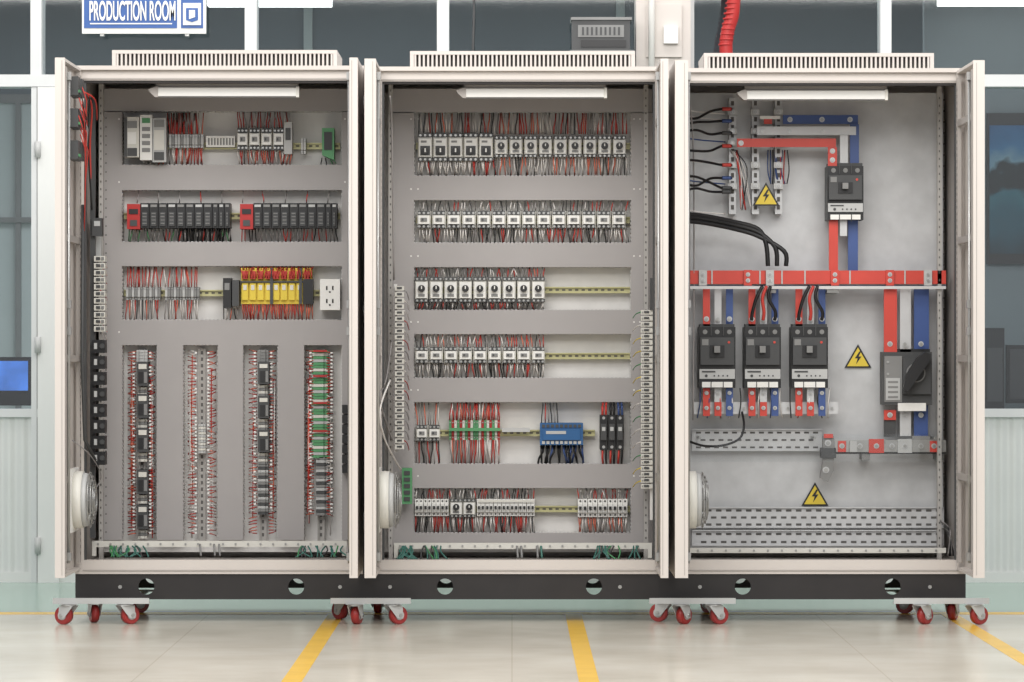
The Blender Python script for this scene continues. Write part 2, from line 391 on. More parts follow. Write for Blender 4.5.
mb.R(140,115,152,160,CF-.02,.1,'white'); mb.R(152.5,118,166,162,CF-.02,.1,'ltgrey'); mb.R(142,118,150,123,CF-.024,.0038,'green'); mb.R(154,130,164,150,CF-.024,.0038,'offwhite'); mb.R(154,152,164,160,CF-.024,.0038,'dkgrey'); mb.R(154,120,164,127,CF-.024,.0038,'grey')
for k in range(4): mb.R(142,127+k*7,150,131+k*7,CF-.024,.0038,'grey')
terms(mb,169,203,134,14,2.9,['ltgrey','grey','ltgrey'])
mb.R(206,136,235,147,.5,.03,'white')
for k in range(9): mb.R(208+k*3,138,209.6+k*3,145,.498,.0019,'grey')
for k in range(4): contactor(mb,237+k*12,128,11,22)
mb.R(284,122,292,154,CF,.09,'ltgrey'); mb.R(285.5,128,290.5,140,CF-.004,.0038,'dkgrey')
terms(mb,301,306,138,16,2.6,['ltgrey'])
mb.poly([(322,128),(334,128),(334,160),(322,155)],CF,.08,'green'); mb.R(324,132,332,150,CF-.005,.0048,'black')
rail(mb,124,340,216)
for x0,x1 in((127,232),(240,338)):
    mb.R(x0,204,x0+13,229,CF-.03,.11,'red'); mb.R(x0+2,209,x0+11,214,CF-.034,.0038,'black'); mb.R(x0+3,220,x0+10,226,CF-.034,.0038,'dkgrey')
    x=x0+13.5; k=0
    while x<x1-3:
        w=9 if k<8 else 6
        w=min(w,x1-x)
        mb.R(x,203,x+w-.6,228,CF-.02,.1,'black'); mb.R(x+1,204.5,x+w-1.6,207,CF-.024,.0038,'ltgrey' if k%3==0 else 'grey')
        mb.R(x+1.5,212,x+w-2.2,226,CF-.03,.0098,'dkgrey')
        for q in range(4): mb.R(x+2,213+q*3.3,x+w-3,213.8+q*3.3,CF-.033,.0028,'grey')
        x+=w; k+=1
rail(mb,124,340,293)
terms(mb,126,161,287,13,2.9,['ltgrey','grey']); terms(mb,165,198,287,13,2.9,['ltgrey','grey','grey'])
mb.R(223,278,231,308,CF-.02,.1,'black'); mb.R(232,280,239,306,CF-.01,.09,'dkgrey'); mb.R(224.5,283,229.5,290,CF-.024,.0038,'grey')
mb.R(241,268,312,304,CF+.03,.06,'yellow')
for k in range(9):
    mb.R(242+k*7.8,271,247.6+k*7.8,279,CF+.01,.0198,'wire_red'); mb.R(242+k*7.8,283,248+k*7.8,300,CF+.015,.0148,'yellow'); mb.R(243.2+k*7.8,285,246.6+k*7.8,290,CF+.012,.0028,'offwhite')
mb.R(240,281,313,282.5,CF+.008,.02,'dkgrey'); mb.R(270,268,273,304,CF+.005,.0028,'dkgrey'); mb.R(299,268,302,304,CF+.005,.0028,'dkgrey')
mb.R(303,279,313,304,CF-.005,.06,'black')
mb.R(320,279,340,310,CF,.08,'white')
for cy in(288,301):
    mb.R(326,cy-2,327.5,cy+2,CF-.002,.0019,'dark'); mb.R(332,cy-2,333.5,cy+2,CF-.002,.0019,'dark'); mb.C(329.8,cy+4,1,CF-.002,.0019,'dark',8)
vrail(mb,142,348,538); vrail(mb,202,348,542,3.6); vrail(mb,263,348,542,3.6); vrail(mb,321,348,542,3.6)
vterms(mb,142,11,350,362,3,['ltgrey'])
for y0 in(362,394,428,470,505):
    mb.R(137,y0,148,y0+24,CF,.09,'dkgrey'); mb.R(138.5,y0+2,146.5,y0+7,CF-.004,.0038,'offwhite'); mb.R(138.5,y0+10,143,y0+21,CF-.004,.0038,'black'); mb.R(144,y0+10,147,y0+21,CF-.004,.0038,'grey')
    vterms(mb,142.5,9,y0+25,y0+32,3,['offwhite','grey'])
vterms(mb,202,7,424,452,2.7,['ltgrey','offwhite'])
vterms(mb,263,11,350,362,3,['grey'])
for y0 in(362,396,430):
    mb.R(258,y0,269,y0+22,CF,.09,'dkgrey'); mb.R(259.5,y0+2,267.5,y0+6,CF-.004,.0038,'offwhite'); mb.R(260,y0+9,265,y0+20,CF-.004,.0038,'black'); mb.R(265.6,y0+9,268,y0+20,CF-.004,.0038,'grey')
    vterms(mb,263,9,y0+23,y0+33,3,['offwhite','grey'])
vterms(mb,263,10,464,514,3,['grey','dkgrey','ltgrey'])
vterms(mb,320,16,350,456,3.1,['green','offwhite','green','ltgrey','green'])
vterms(mb,322,12,457,515,3.1,['grey','ltgrey','dkgrey'])
for y0 in(350,375,402,430): mb.R(313,y0,327,y0+2,CF+.01,.0145,'red')
for k in range(7): mb.R(342,405+k*10,348,413+k*10,CF-.03,.0595,'black')
for xc,w,y1 in((142,8.2,535),(263,8.2,512),(321,10.5,512),(202,6.2,535)):
    y=352
    while y<y1:
        for sg in(-1,1):
            if random.random()<.7: mb.R(xc+sg*w-1.1,y,xc+sg*w+1.1,y+1.6,.475,.004,'white')
        y+=3.6
mb.make('control_components',e)
mb=MB()
wires(mb,169,203,134,113,18,WR); wires(mb,169,203,148,165,18,WR)
wires(mb,237,292,128,112,20,['wire_grey','wire_red','wire_white','wire_red']); wires(mb,237,292,150,165,28,WM)
wires(mb,141,166,160,166,6,WM); wires(mb,168,196,113,132,8,['black','wire_grey']); wires(mb,320,336,158,165,4,['wire_green','black'])
wires(mb,127,232,229,243,28,['black','wire_grey','wire_red','wire_green']); wires(mb,240,338,229,243,28,['black','wire_grey','wire_red'])
wires(mb,178,230,226,243,14,['black'],r=1.0); wires(mb,127,338,203,191,10,['wire_grey','wire_red'])
wires(mb,126,161,287,267,16,WR); wires(mb,126,161,300,320,16,WM); wires(mb,165,198,287,267,14,WR); wires(mb,165,198,300,320,14,WM)
wires(mb,241,313,270,266,30,['wire_red','wire_orange']); wires(mb,241,313,304,320,36,['wire_red','wire_orange','wire_red']); wires(mb,222,240,308,320,5,WM)
wires(mb,241,313,278,267,26,['wire_red'],d=.44)
for xc,a in((142,.8),(202,1),(263,1),(320,.9)):
    ye=535 if xc!=320 else 515
    hwires(mb,xc-6,xc-14,350,ye,56,['wire_red','wire_red','wire_orange','wire_white'])
    hwires(mb,xc+6,xc+(13 if xc!=202 else 14),350,ye,56,['wire_red','wire_white','wire_red','wire_orange'])
    for k in range(8):
        x=xc+random.choice((-1,1))*random.uniform(8,12); y0=random.uniform(350,430)
        mb.tube([W(x,y0,.5),W(x+random.uniform(-1,1),y0+60,.49),W(x+random.uniform(-1,1),min(538,y0+random.uniform(80,150)),.5)],.0022,random.choice(['wire_red','wire_orange','wire_white']),4)
mb.T([(88,95,.05),(92,110,.1),(90,150,.2),(93,230,.25)],1,'wire_red'); mb.T([(90,95,.05),(88,140,.1),(92,210,.2)],.8,'black')
mb.T([(72,440,-.2),(90,455,-.1),(101,475,.2),(95,490,.1)],.6,'wire_grey'); mb.T([(84,92,.0),(95,100,.05),(97,120,.2)],.8,'wire_red')
mb.make('wiring_harness',e)
mb=MB()
mb.R(90,98,95,538,.22,.03,'dkgrey')  # solid dark strip drawn in for the dark gap along the side wall
mb.R(91,220,101,262,.30,.05,'ltgrey')
for k in range(11): mb.R(94,256+k*7,105,261.5+k*7,.20,.06,'offwhite'); mb.R(96,257+k*7,100,260+k*7,.196,.0038,'dkgrey'); mb.R(101,257+k*7,104,260+k*7,.196,.0038,'grey')
for k in range(8):
    mb.R(92,340+k*16,105,353+k*16,.18,.07,'black'); mb.C(102,346+k*16,2.6,.172,.0078,'dkgrey',10); mb.R(94,343+k*16,97,349+k*16,.177,.0028,'ltgrey')
mb.R(92,218,102,236,.20,.05,'dkgrey'); mb.R(94,221,100,226,.197,.0028,'ltgrey')
for k in range(10): mb.T([(100,258+k*8,.2),(104,262+k*8,.24),(107,268+k*8,.4)],.5,random.choice(['wire_white','wire_grey','wire_red']),4)
mb.make('side_wall_components',e)
mb=MB()
mb.R(92,541,347,547,.28,.02,'offwhite')
for k in range(20): mb.C(98+k*12.5,544,1.1,.276,.0038,'steel',8)
mb.R(92,547,96,556,.28,.02,'offwhite'); mb.R(342,547,346,556,.28,.02,'offwhite')
for k in range(30):
    x=random.choice((random.uniform(108,150),random.uniform(300,345))); mb.T([(x,546,.27),(x+random.uniform(-4,4),551,.24),(x+random.uniform(-9,9),557,.22)],.8,random.choice(['wire_green','teal','dkgrey','teal']),5)
for x in(200,214,219): mb.T([(x,544,.27),(x+1,556,.25)],1,'grey',6)
mb.make('earth_bar',e)

# ================= cabinet 2 ===================
e=EM[1]; mb=MB()
duct(mb,389,89,652,112); duct(mb,388,113,414,545); duct(mb,631,113,656,545)
for y0,y1 in((176,200),(243,267),(310,334),(378,402),(464,488),(533,546)): duct(mb,414,y0,631,y1)
for y in(119,189,256,322,390,476):
    for x in(411,418,634,640): mb.C(x,y,.9,DF-.002,.0019,'white',8)
mb.make('wiring_ducts',e)
mb=MB()
rail(mb,416,630,146)
x=418
for k in range(5): mpcb(mb,x,133,14.3,28,True); x+=15.2
for k in range(9): mpcb(mb,x+.6,136,13,21,False); x+=14.8
rail(mb,416,630,220)
for k in range(14): contactor(mb,417+k*15,211,13.6,17)
rail(mb,416,630,290)
for k in range(9): mpcb(mb,415+k*14.6,277,13,25)
rail(mb,416,630,356)
for k in range(9): contactor(mb,415+k*14.6,347,13.2,16)
rail(mb,416,595,433)
for k in range(2): contactor(mb,416+k*12.5,425,11.5,16)
terms(mb,449,474,420,20,2.7,['green','red','offwhite']); terms(mb,476,500,420,20,2.7,['green','offwhite','red'])
mb.R(449,428,500,431,.455,.0198,'green')
mb.R(502,428,530,432,.47,.03,'ltgrey')
mb.R(540,423,583,445,CF,.09,'blue'); mb.R(543,429,580,440,CF-.012,.0118,'blue'); mb.R(546,431,566,434,CF-.014,.0019,'ltgrey')
for k in range(9): mb.R(542+k*4.5,424.5,545+k*4.5,427.5,CF-.005,.0048,'dkgrey'); mb.R(542+k*4.5,441,545+k*4.5,444,CF-.005,.0048,'ltgrey')
for k in range(3):
    x=600+k*8.2; mb.R(x,415,x+7.4,450,CF,.1,'black'); mb.R(x+1,424,x+6.4,440,CF-.02,.0198,'dkgrey'); mb.R(x+2,427,x+5.4,431,CF-.023,.0028,'ltgrey'); mb.C(x+3.7,418,1.6,CF-.003,.0028,'steel',8); mb.C(x+3.7,447,1.6,CF-.003,.0028,'steel',8)
rail(mb,416,630,509)
for k in range(4): mcb(mb,415+k*8.5,499,8,17,2)
for k in range(2): mpcb(mb,450+k*13,499,12.4,18)
for k in range(7): mcb(mb,477+k*8.3,499,7.8,17,2)
for k in range(5): mcb(mb,578+k*10,499,9.4,18,2)
mb.R(478,500,534,502,CF-.002,.0068,'offwhite')
mb.make('control_components',e)
mb=MB()
WB=['wire_red','dkgrey','wire_red','wire_grey','wire_white','black','wire_white']
wires(mb,418,628,134,113,92,WM,r=.6); wires(mb,418,494,160,176,34,['wire_white','wire_grey','wire_red','wire_white'],r=.7); wires(mb,494,628,157,176,58,['wire_white','wire_grey','wire_white','wire_orange','dkgrey'],r=.6)
wires(mb,418,628,211,200,56,['dkgrey','wire_white','wire_grey','wire_red']); wires(mb,418,628,228,243,82,WB,r=.6)
wires(mb,416,545,277,267,44,WM); wires(mb,416,545,302,310,44,WB)
wires(mb,416,545,347,334,44,WM); wires(mb,416,545,363,378,54,WB,r=.6)
wires(mb,416,440,425,402,9,WM); wires(mb,416,440,441,464,12,['black','wire_red','wire_grey','wire_white'],r=.6)
wires(mb,449,500,420,402,34,['wire_red','wire_orange','wire_red','wire_white']); wires(mb,449,500,440,464,36,['wire_white','wire_orange','wire_grey','wire_red','wire_white'])
wires(mb,540,583,445,464,16,['black','black','wire_blue'],r=1.1,j=7); wires(mb,540,560,423,403,6,WM)
for k in range(3):
    for q in(0,3.4): mb.T([(602.5+k*8.2+q,416,.46),(602.5+k*8+q,408,.45),(603+k*7.5+q,402,.5)],1.2,['wire_red','black','wire_blue'][k]); mb.T([(602.5+k*8.2+q,449,.46),(602.5+k*8+q,458,.46),(603+k*7.5+q,464,.5)],1.1,'black' if q else 'wire_red')
wires(mb,415,535,499,488,50,WB); wires(mb,415,535,516,533,60,WB,r=.6)
wires(mb,578,628,499,488,18,['wire_white','wire_grey','wire_red']); wires(mb,578,628,517,533,28,['wire_orange','wire_white','wire_grey'])
mb.T([(392,440,.2),(380,400,-.1),(386,380,.0),(392,340,.2)],.8,'wire_grey')
mb.T([(390,380,.05),(380,410,-.1),(385,440,.0),(401,470,.3)],1,'wire_white')
mb.T([(390,96,.05),(392,140,.2),(394,280,.3)],1,'wire_grey')
mb.make('wiring_harness',e)
mb=MB()
mb.R(394,284,397,452,.31,.04,'zinc_warm')
for k in range(27): mb.R(395,286+k*6.1,404,290.5+k*6.1,.27,.06,'offwhite'); mb.R(397,287+k*6.1,402,289+k*6.1,.267,.0028,'dkgrey')
for k in range(16): mb.T([(403,290+k*10,.28),(407,293+k*10,.32),(409,300+k*10,.46)],.5,random.choice(['wire_white','wire_grey','wire_red']),4)
mb.R(402,468,412,504,.40,.04,'green')
for k in range(5): mb.R(404,471+k*6.5,410,475+k*6.5,.395,.0048,'dkgrey')
mb.R(650,278,655,520,.31,.04,'zinc_warm')
for k in range(30): mb.R(641,310+k*6,653,314.6+k*6,.29,.06,'offwhite'); mb.R(644,311+k*6,649,313+k*6,.286,.0038,'dkgrey'); mb.C(642.5,312.3+k*6,.8,.286,.0038,'steel',6)
mb.R(650,278,655,310,.28,.0298,'dkgrey')
for k in range(14): mb.T([(641,312+k*13,.3),(636,314+k*13,.33),(633,318+k*13,.4)],.55,random.choice(['wire_green','yellow','wire_white']),4)
mb.make('side_wall_components',e)
mb=MB()
mb.R(394,543,652,549,.28,.02,'offwhite')
for k in range(20): mb.C(400+k*12.5,546,1.1,.276,.0038,'steel',8)
for k in range(34):
    x=random.choice((random.uniform(402,445),random.uniform(596,640))); mb.T([(x,546,.27),(x+random.uniform(-4,4),552,.24),(x+random.uniform(-9,9),559,.22)],.8,random.choice(['wire_green','teal','dkgrey','teal']),5)
for x in(517,521,537,541): mb.T([(x,546,.27),(x+1,558,.25)],1.2,random.choice(['teal','grey']),6)
mb.R(394,549,398,558,.28,.02,'offwhite'); mb.R(648,549,652,558,.28,.02,'offwhite')
mb.make('earth_bar',e)

# ================= cabinet 3 ===================
e=EM[2]; mb=MB()
def bolt(x,y,d,r=1.8): mb.C(x,y,r,d-.006,.0039,'steel',6); mb.C(x,y,r*1.5,d-.002,.0019,'zinc',12)
for x in(732.5,755.5,778.5):
    mb.R(x-3.5,98,x+3.5,214,.49,.07,'zinc')
    y=101
    while y<210: mb.R(x-1.5,y,x+1.5,y+4.5,.488,.0019,'slot'); y+=8
    for y in(112,131,143,165,186): mb.R(x-4.6,y-3,x+4.6,y+3,.465,.0225,'ltgrey'); bolt(x,y,.465)
mb.R(783,115,858,124,.45,.012,'busblue'); mb.R(757,126.5,856,135,.43,.012,'zinc'); mb.R(737,138.5,836,147,.41,.012,'busred')
for x in(790,822,850): bolt(x,119.5,.45)
for x in(762,790,822): bolt(x,131,.43)
for x in(741,): bolt(x,143,.41)
mb.R(760,116,780,119,.44,.01,'white'); mb.R(764,119,772,124,.445,.01,'busred')
mb.R(850,124.2,859,168,.438,.012,'busblue'); mb.R(840,135.2,848,168,.425,.012,'zinc'); mb.R(828,147.2,837,168,.41,.012,'busred')
for x in(832.5,): bolt(x,151,.41); bolt(x,160,.41)
mb.R(829,218,838,270,.42,.012,'busred'); mb.R(840,218,847,236,.42,.012,'zinc'); mb.R(848,218,858,271,.45,.012,'busblue')
mb.R(690,270.5,946,284,.40,.014,'busred')
mb.R(690,275,946,285,.44,.014,'zinc'); mb.R(690,279,946,288,.48,.014,'busblue')
for x in(703,748,770,835,890,928):
    mb.R(x-4,270,x+4,285.5,.388,.0115,'ltgrey' if x in(770,703,928) else 'busred'); bolt(x,274.5,.388,1.5); bolt(x,280.5,.388,1.5)
for x in(712,760,782,805,850,905): mb.R(x-.7,270.5,x+.7,284,.396,.003,'ltgrey')
for x in(770,833): mb.R(x-6,289.5,x+6,293,.39,.16,'grey')
mb.R(690,286,946,289,.385,.004,'clear_edge')
for x0,c in((699,0),(744.5,1),(791.5,2)):
    for k,m in enumerate(('busred','zinc','busblue')):
        xx=x0+4+k*11.5
        mb.R(xx,289,xx+7,326,.42+.012*k,.01,m); mb.R(xx,386,xx+7,402,.42,.01,m); mb.R(xx,402,xx+7,416,.42,.01,m if k!=1 else 'busred'); bolt(xx+3.5,319,.42); bolt(xx+3.5,393,.418,1.4); bolt(xx+3.5,408,.418,1.4)
mb.R(694,402,838,414,.45,.012,'zinc')
for k in range(13): bolt(700+k*11,408,.448,1.4)
mb.R(884,289,897,352,.41,.014,'busred'); mb.R(900,289,911,352,.43,.014,'zinc'); mb.R(914,289,929,352,.45,.014,'busblue')
mb.R(884,410,896,420,.44,.014,'busred'); mb.R(900,404,911,436,.44,.014,'zinc'); mb.R(914,404,928,436,.45,.014,'busblue'); mb.R(884,420,896,437,.45,.012,'dkgrey')
for x in(890,905,921): bolt(x,344,.41); bolt(x,415,.438)
mb.R(835,440,946,452,.43,.014,'steel'); mb.R(835,452,946,454,.44,.06,'dkgrey')
mb.R(869,439,884,453,.42,.0098,'busred'); mb.R(838,441,846,452,.42,.0098,'busred'); mb.R(850,441,857,452,.415,.0148,'ltgrey'); mb.R(898,439,912,453,.42,.0098,'ltgrey'); mb.R(912,436,930,440,.43,.03,'grey'); mb.R(930,441,938,452,.42,.0098,'busred')
for x in(842,860,876.5,892,905,921,934): bolt(x,446,.42,1.8)
for x in(862,936): mb.R(x,454,x+8,460,.44,.11,'grey')
mb.poly([(823,436),(834,436),(834,470),(828,482),(820,478),(823,462)],.44,.03,'grey'); bolt(828,443,.44,2.2); bolt(826,470,.44,2.2)
mb.R(821,448,836,458,.43,.06,'dkgrey'); mb.R(824,434,833,438,.43,.0098,'busred')
mb.make('busbars',e)
def slotted(mb,x0,y0,x1,y1,rows,d,pitch=8,sw=4.6,sh=2.2):
    mb.R(x0,y0,x1,y1,d,.004,'zinc'); mb.R(x0,y0,x1,y0+1.2,d-.01,.0095,'zinc'); mb.R(x0,y1-1.2,x1,y1,d-.01,.0095,'zinc')
    for r in range(rows):
        y=y0+(y1-y0)*(r+.5)/rows; x=x0+4+(pitch/2 if r%2 else 0)
        while x<x1-sw-1: mb.R(x,y-sh/2,x+sw,y+sh/2,d-.001,.0009,'slot'); x+=pitch
mb=MB()
slotted(mb,692,429,822,451,3,.53,9,5,1.8)
slotted(mb,692,507,944,528,3,.50,10,5.5,2.2); slotted(mb,692,530,944,546,2,.46,10,5.5,2.2)
y=100
while y<500: mb.C(944,y,.9,PD-.003,.0028,'slot',8); y+=11
mb.R(690,548,946,553,.30,.02,'offwhite')
for k in range(18): mb.C(698+k*14,550.5,1.1,.296,.0038,'steel',8)
for k in range(9): mb.T([(940+k,520+k*2,.4),(950,530+k,.2),(948+k,556,.2)],.5,random.choice(['black','wire_grey']),4)
mb.make('slotted_plates',e)
def mccb(x,y,w,h):
    mb.R(x,y,x+w,y+h,CF-.05,.13,'black')
    mb.R(x+1,y-3,x+w-1,y+1,CF-.03,.1,'dkgrey')
    mb.R(x+1.5,y+h*.17,x+w-1.5,y+h*.62,CF-.07,.0195,'dkgrey')
    mb.R(x+w*.3,y+h*.3,x+w*.7,y+h*.5,CF-.075,.0048,'black'); mb.R(x+w*.42,y+h*.31,x+w*.58,y+h*.42,CF-.10,.024,'grey')
    mb.R(x+3,y+h*.2,x+w*.26,y+h*.3,CF-.0725,.0024,'grey'); mb.C(x+w*.82,y+h*.25,1.3,CF-.0725,.0024,'busred',8)
    for k in range(3):
        cx=x+w*(k+.5)/3; mb.C(cx,y+h*.08,2.4,CF-.052,.0019,'grey',10)
        if k: mb.R(x+w*k/3-.4,y-3,x+w*k/3+.4,y+h*.14,CF-.055,.0048,'dkgrey'); mb.R(x+w*k/3-.4,y+h*.9,x+w*k/3+.4,y+h*1.03,CF-.061,.0025,'dkgrey')
    mb.R(x+.5,y+h*.69,x+w-.5,y+h*.85,CF-.056,.0055,'ltgrey'); mb.R(x+3,y+h*.72,x+w*.45,y+h*.745,CF-.058,.0019,'dkgrey')
    mb.C(x+w*.2,y+h*.8,1.5,CF-.058,.0019,'dkgrey',8)
    for k in range(4): mb.C(x+w*(.42+.12*k),y+h*.8,.9,CF-.058,.0019,'dkgrey',6)
    mb.R(x+3,y+h*.9,x+w-3,y+h*.99,CF-.058,.0075,'white')
mb=MB()
mccb(827.5,166,36,54)
for x in(699,744.5,791.5): mccb(x,327,36.5,61)
mb.R(883,352,932,405,CF-.04,.12,'dkgrey'); mb.R(886,349,930,352,CF-.02,.1,'black'); mb.R(884.5,356,902,402,CF-.044,.0038,'grey'); mb.R(886,378,900,400,CF-.048,.0038,'ltgrey'); mb.R(903,358,931,394,CF-.06,.0195,'dkgrey')
for k in range(4): mb.R(888,381+k*5,898,383+k*5,CF-.050,.0018,'grey')
mb.C(916,373,9.5,CF-.08,.0195,'grey',20); mb.C(916,373,8.3,CF-.082,.0019,'black',20)
mb.poly([(903,389),(908,392),(930,361),(931,354),(925,352),(917,358),(907,374)],CF-.115,.0325,'black')
mb.R(898,403,926,411,CF-.05,.0095,'white')
mb.C(888,362,1.3,CF-.048,.0038,'steel',8); mb.C(888,374,1.3,CF-.048,.0038,'steel',8)
mb.make('moulded_case_breakers',e)
mb=MB()
def cab(pts,r=2.4,m='black'): mb.T(pts,r,m,8)
for y,ye in((118,109),(124,121),(131,133),(150,146),(160,165),(176,188),(184,178),(190,192)):
    cab([(686,y,.25),(697,y+random.uniform(-3,3),.3),(710,(y+ye)/2+random.uniform(-3,3),.38),(722,ye,.43),(732,ye,.45)],1.3)
    cab([(722,ye,.43),(731,ye,.44)],1.9,random.choice(['wire_red','wire_blue','dkgrey']))
for k,(y,x) in enumerate(((214,768),(217,777),(221,786))):
    cab([(686,y,.25),(705,y+2,.3),(735,y+8,.36),(758,y+15,.38),(x-2,y+30,.38),(x,266,.385)],2.3)
for y in(100,106,128,150,170,200): cab([(686,y+10,.25),(700,y+12,.35),(725,y+14,.46)],.7,random.choice(['wire_red','wire_white','wire_blue']))
for k in range(3):
    for x0 in(744.5,791.5):
        xx=x0+7+k*11.5; cab([(x0+18+k*4,286,.37),(x0+18+(k-1)*6,298,.37),(xx+1,312,.38),(xx,320,.39)],1.7,['black','wire_red','black'][k])
cab([(688,441,.3),(705,446,.35),(725,445,.38),(740,438,.38),(744,425,.40),(742,412,.44)],1.2)
for k in range(8): mb.T([(726+random.uniform(-2,14),150,.48),(735+random.uniform(0,12),165+random.uniform(-9,9),.46),(740+random.uniform(0,12),210,.5)],.5,random.choice(['wire_red','wire_white','black']),4)
for k in range(9):
    x=768+k*2.4; mb.T([(x,150,.5),(x+random.uniform(-2,2),170,.48),(x+random.uniform(-3,3),184,.5)],.6,random.choice(['wire_red','wire_blue','black']),4)
for k in range(14):
    x=700+k*10; mb.T([(x,388,.44),(x+random.uniform(-3,3),402,.42),(x+random.uniform(-3,3),418,.46)],.6,random.choice(['wire_red','wire_blue','black','wire_white']),4)
mb.T([(688,96,.1),(693,140,.3),(694,260,.4),(693,420,.4)],.8,'wire_grey')
mb.make('power_cables',e)
mb=MB()
def tri(cx,cy,s,d):
    h=s*.87
    mb.poly([(cx-s/2,cy+h/2),(cx+s/2,cy+h/2),(cx,cy-h/2)],d,.003,'black')
    k=.80; oy=h*.035
    mb.poly([(cx-s/2*k,cy+h/2*k+oy),(cx+s/2*k,cy+h/2*k+oy),(cx,cy-h/2*k+oy)],d-.002,.0019,'yellow')
    mb.poly([(cx+1.5,cy-h*.2),(cx-3.2,cy+h*.1),(cx-.3,cy+h*.1),(cx-2,cy+h*.36),(cx+3.4,cy+h*.02),(cx+.6,cy+h*.02),(cx+3,cy-h*.18)],d-.0035,.0014,'black')
tri(766,194,27,.46); tri(858,356,27,.55); tri(815,494,27,.55)
mb.make('high_voltage_warning_signs',e)
mb=MB()
mb.R(690,434,946,462,.36,.004,'acrylic')
for x,y in((700,438),(815,438),(935,438)): mb.cyl(W(x,y,.365),W(x,y,.365)+Vector((0,.19,0)),.005,'steel',8)
mb.make('acrylic_guard',e)

# ================= plinth ===================
def holed_plate(mb,x0,x1,z0,z1,y,holes,r,m,t):
    zc=(z0+z1)/2; hh=(z1-z0)/2; N=32
    def q(a,b): mb.box(a,b,y,y+t,z0,z1,m)
    cur=x0
    for h in holes:
        q(cur,h-hh); cur=h+hh
        base=len(mb.v)
        for yy in(y,y+t):
            for i in range(N):
                a=2*math.pi*i/N; c,s=math.cos(a),math.sin(a); k=hh/max(abs(c),abs(s))
                mb.v.append((h+r*c,yy,zc+r*s)); mb.v.append((h+k*c,yy,zc+k*s))
        for i in range(N):
            j=(i+1)%N; A=base; B=base+2*N
            mb.face((A+2*i,A+2*i+1,A+2*j+1,A+2*j),m); mb.face((B+2*i,B+2*i+1,B+2*j+1,B+2*j),m)
            mb.face((A+2*i,A+2*j,B+2*j,B+2*i),m)
    q(cur,x1)
mb=MB(); zp0=W(0,599.5,0).z; zp1=ZB-.0005; xl=W(75,0,0).x; xr=W(966,0,0).x
hs=[W(p,0,0).x for p in(146,296,445,594,743,893)]
holed_plate(mb,xl,xr,zp0,zp1,.01,hs,.031,'plinth',.008)
holed_plate(mb,xl,xr,zp0,zp1,.682,[h*1.03 for h in hs],.031,'plinth',.008)
mb.box(xl,xl+.01,.018,.682,zp0,zp1,'plinth'); mb.box(xr-.01,xr,.018,.682,zp0,zp1,'plinth')
mb.box(xl+.01,xr-.01,.018,.06,zp1-.006,zp1,'plinth'); mb.box(xl+.01,xr-.01,.018,.06,zp0,zp0+.006,'plinth'); mb.box(xl+.01,xr-.01,.64,.682,zp1-.006,zp1,'plinth')
for p in(365,671): mb.box(W(p,0,0).x-.01,W(p,0,0).x+.01,.018,.682,zp0+.006,zp1-.006,'plinth')
for p in(120,340,390,620,700,930): mb.C(p,587,2,.004,.006,'steel',6)
mb.make('cabinet_plinth')

# ================= dollies ===================
def dolly(p0,p1,wheels):
    mb=MB(); zt=zp0-.001; r=.035
    a=W(p0,0,-.1).x; b=W(p1,0,-.1).x; zb=zt-.006
    mb.box(a,b,-.135,-.095,zb,zb+.004,'ltgrey'); mb.box(a,b,-.138,-.135,zb,zb+.022,'ltgrey')
    mb.box(a+.03,b-.03,.56,.60,zb,zt,'ltgrey')
    for x in(a+.07,b-.09): mb.box(x,x+.022,-.095,.56,zb,zt,'ltgrey')
    mb.box(a+.04,b-.04,-.03,.004,zb+.0002,zt-.0002,'ltgrey')
    for px,d,yaw in wheels:
        c=W(px,0,d); x=c.x; y=d
        u=Vector((math.cos(yaw),math.sin(yaw),0)); ax=Vector((-math.sin(yaw),math.cos(yaw),0))
        wc=Vector((x,y,r))
        mb.cyl(wc-ax*.011,wc+ax*.011,r,'wheel',26); mb.cyl(wc-ax*.0145,wc+ax*.0145,r*.9,'wheel',26)
        mb.cyl(wc-ax*.016,wc+ax*.016,r*.52,'ltgrey',18); mb.cyl(wc-ax*.026,wc+ax*.026,.007,'steel',10)
        for sg in(-1,1):
            o=ax*(.0195*sg)
            q=[wc+o+u*v[0]+Vector((0,0,v[1])) for v in((-.012,-.012),(.012,-.012),(.008,.037),(-.052,.037))]; q2=[v+ax*(.003*sg) for v in q]
            mb.hexa(q+q2,'ltgrey')
        k=wc-u*.022
        mb.cyl((k.x,k.y,.0715),(k.x,k.y,.0755),.030,'ltgrey',18); mb.cyl((k.x,k.y,.0755),(k.x,k.y,zb),.02,'steel',14)
        mb.box(k.x-.035,k.x+.035,k.y-.03,k.y+.03,zb-.0015,zb-.0002,'ltgrey')
    mb.make('caster_dolly')
dolly(54,150,[(64,-.12,2.7),(94,-.02,1.9),(130,-.10,.6),(140,.5,.3)])
dolly(331,411,[(340,.15,2.4),(357,-.11,1.3),(398,-.11,.5),(378,.48,1.5)])
dolly(649,735,[(659,.02,2.8),(684,-.11,.9),(719,-.11,.4),(708,.5,2.2)])
dolly(893,988,[(905,.45,2.7),(925,-.11,.8),(979,-.12,.5),(953,.1,1.2)])

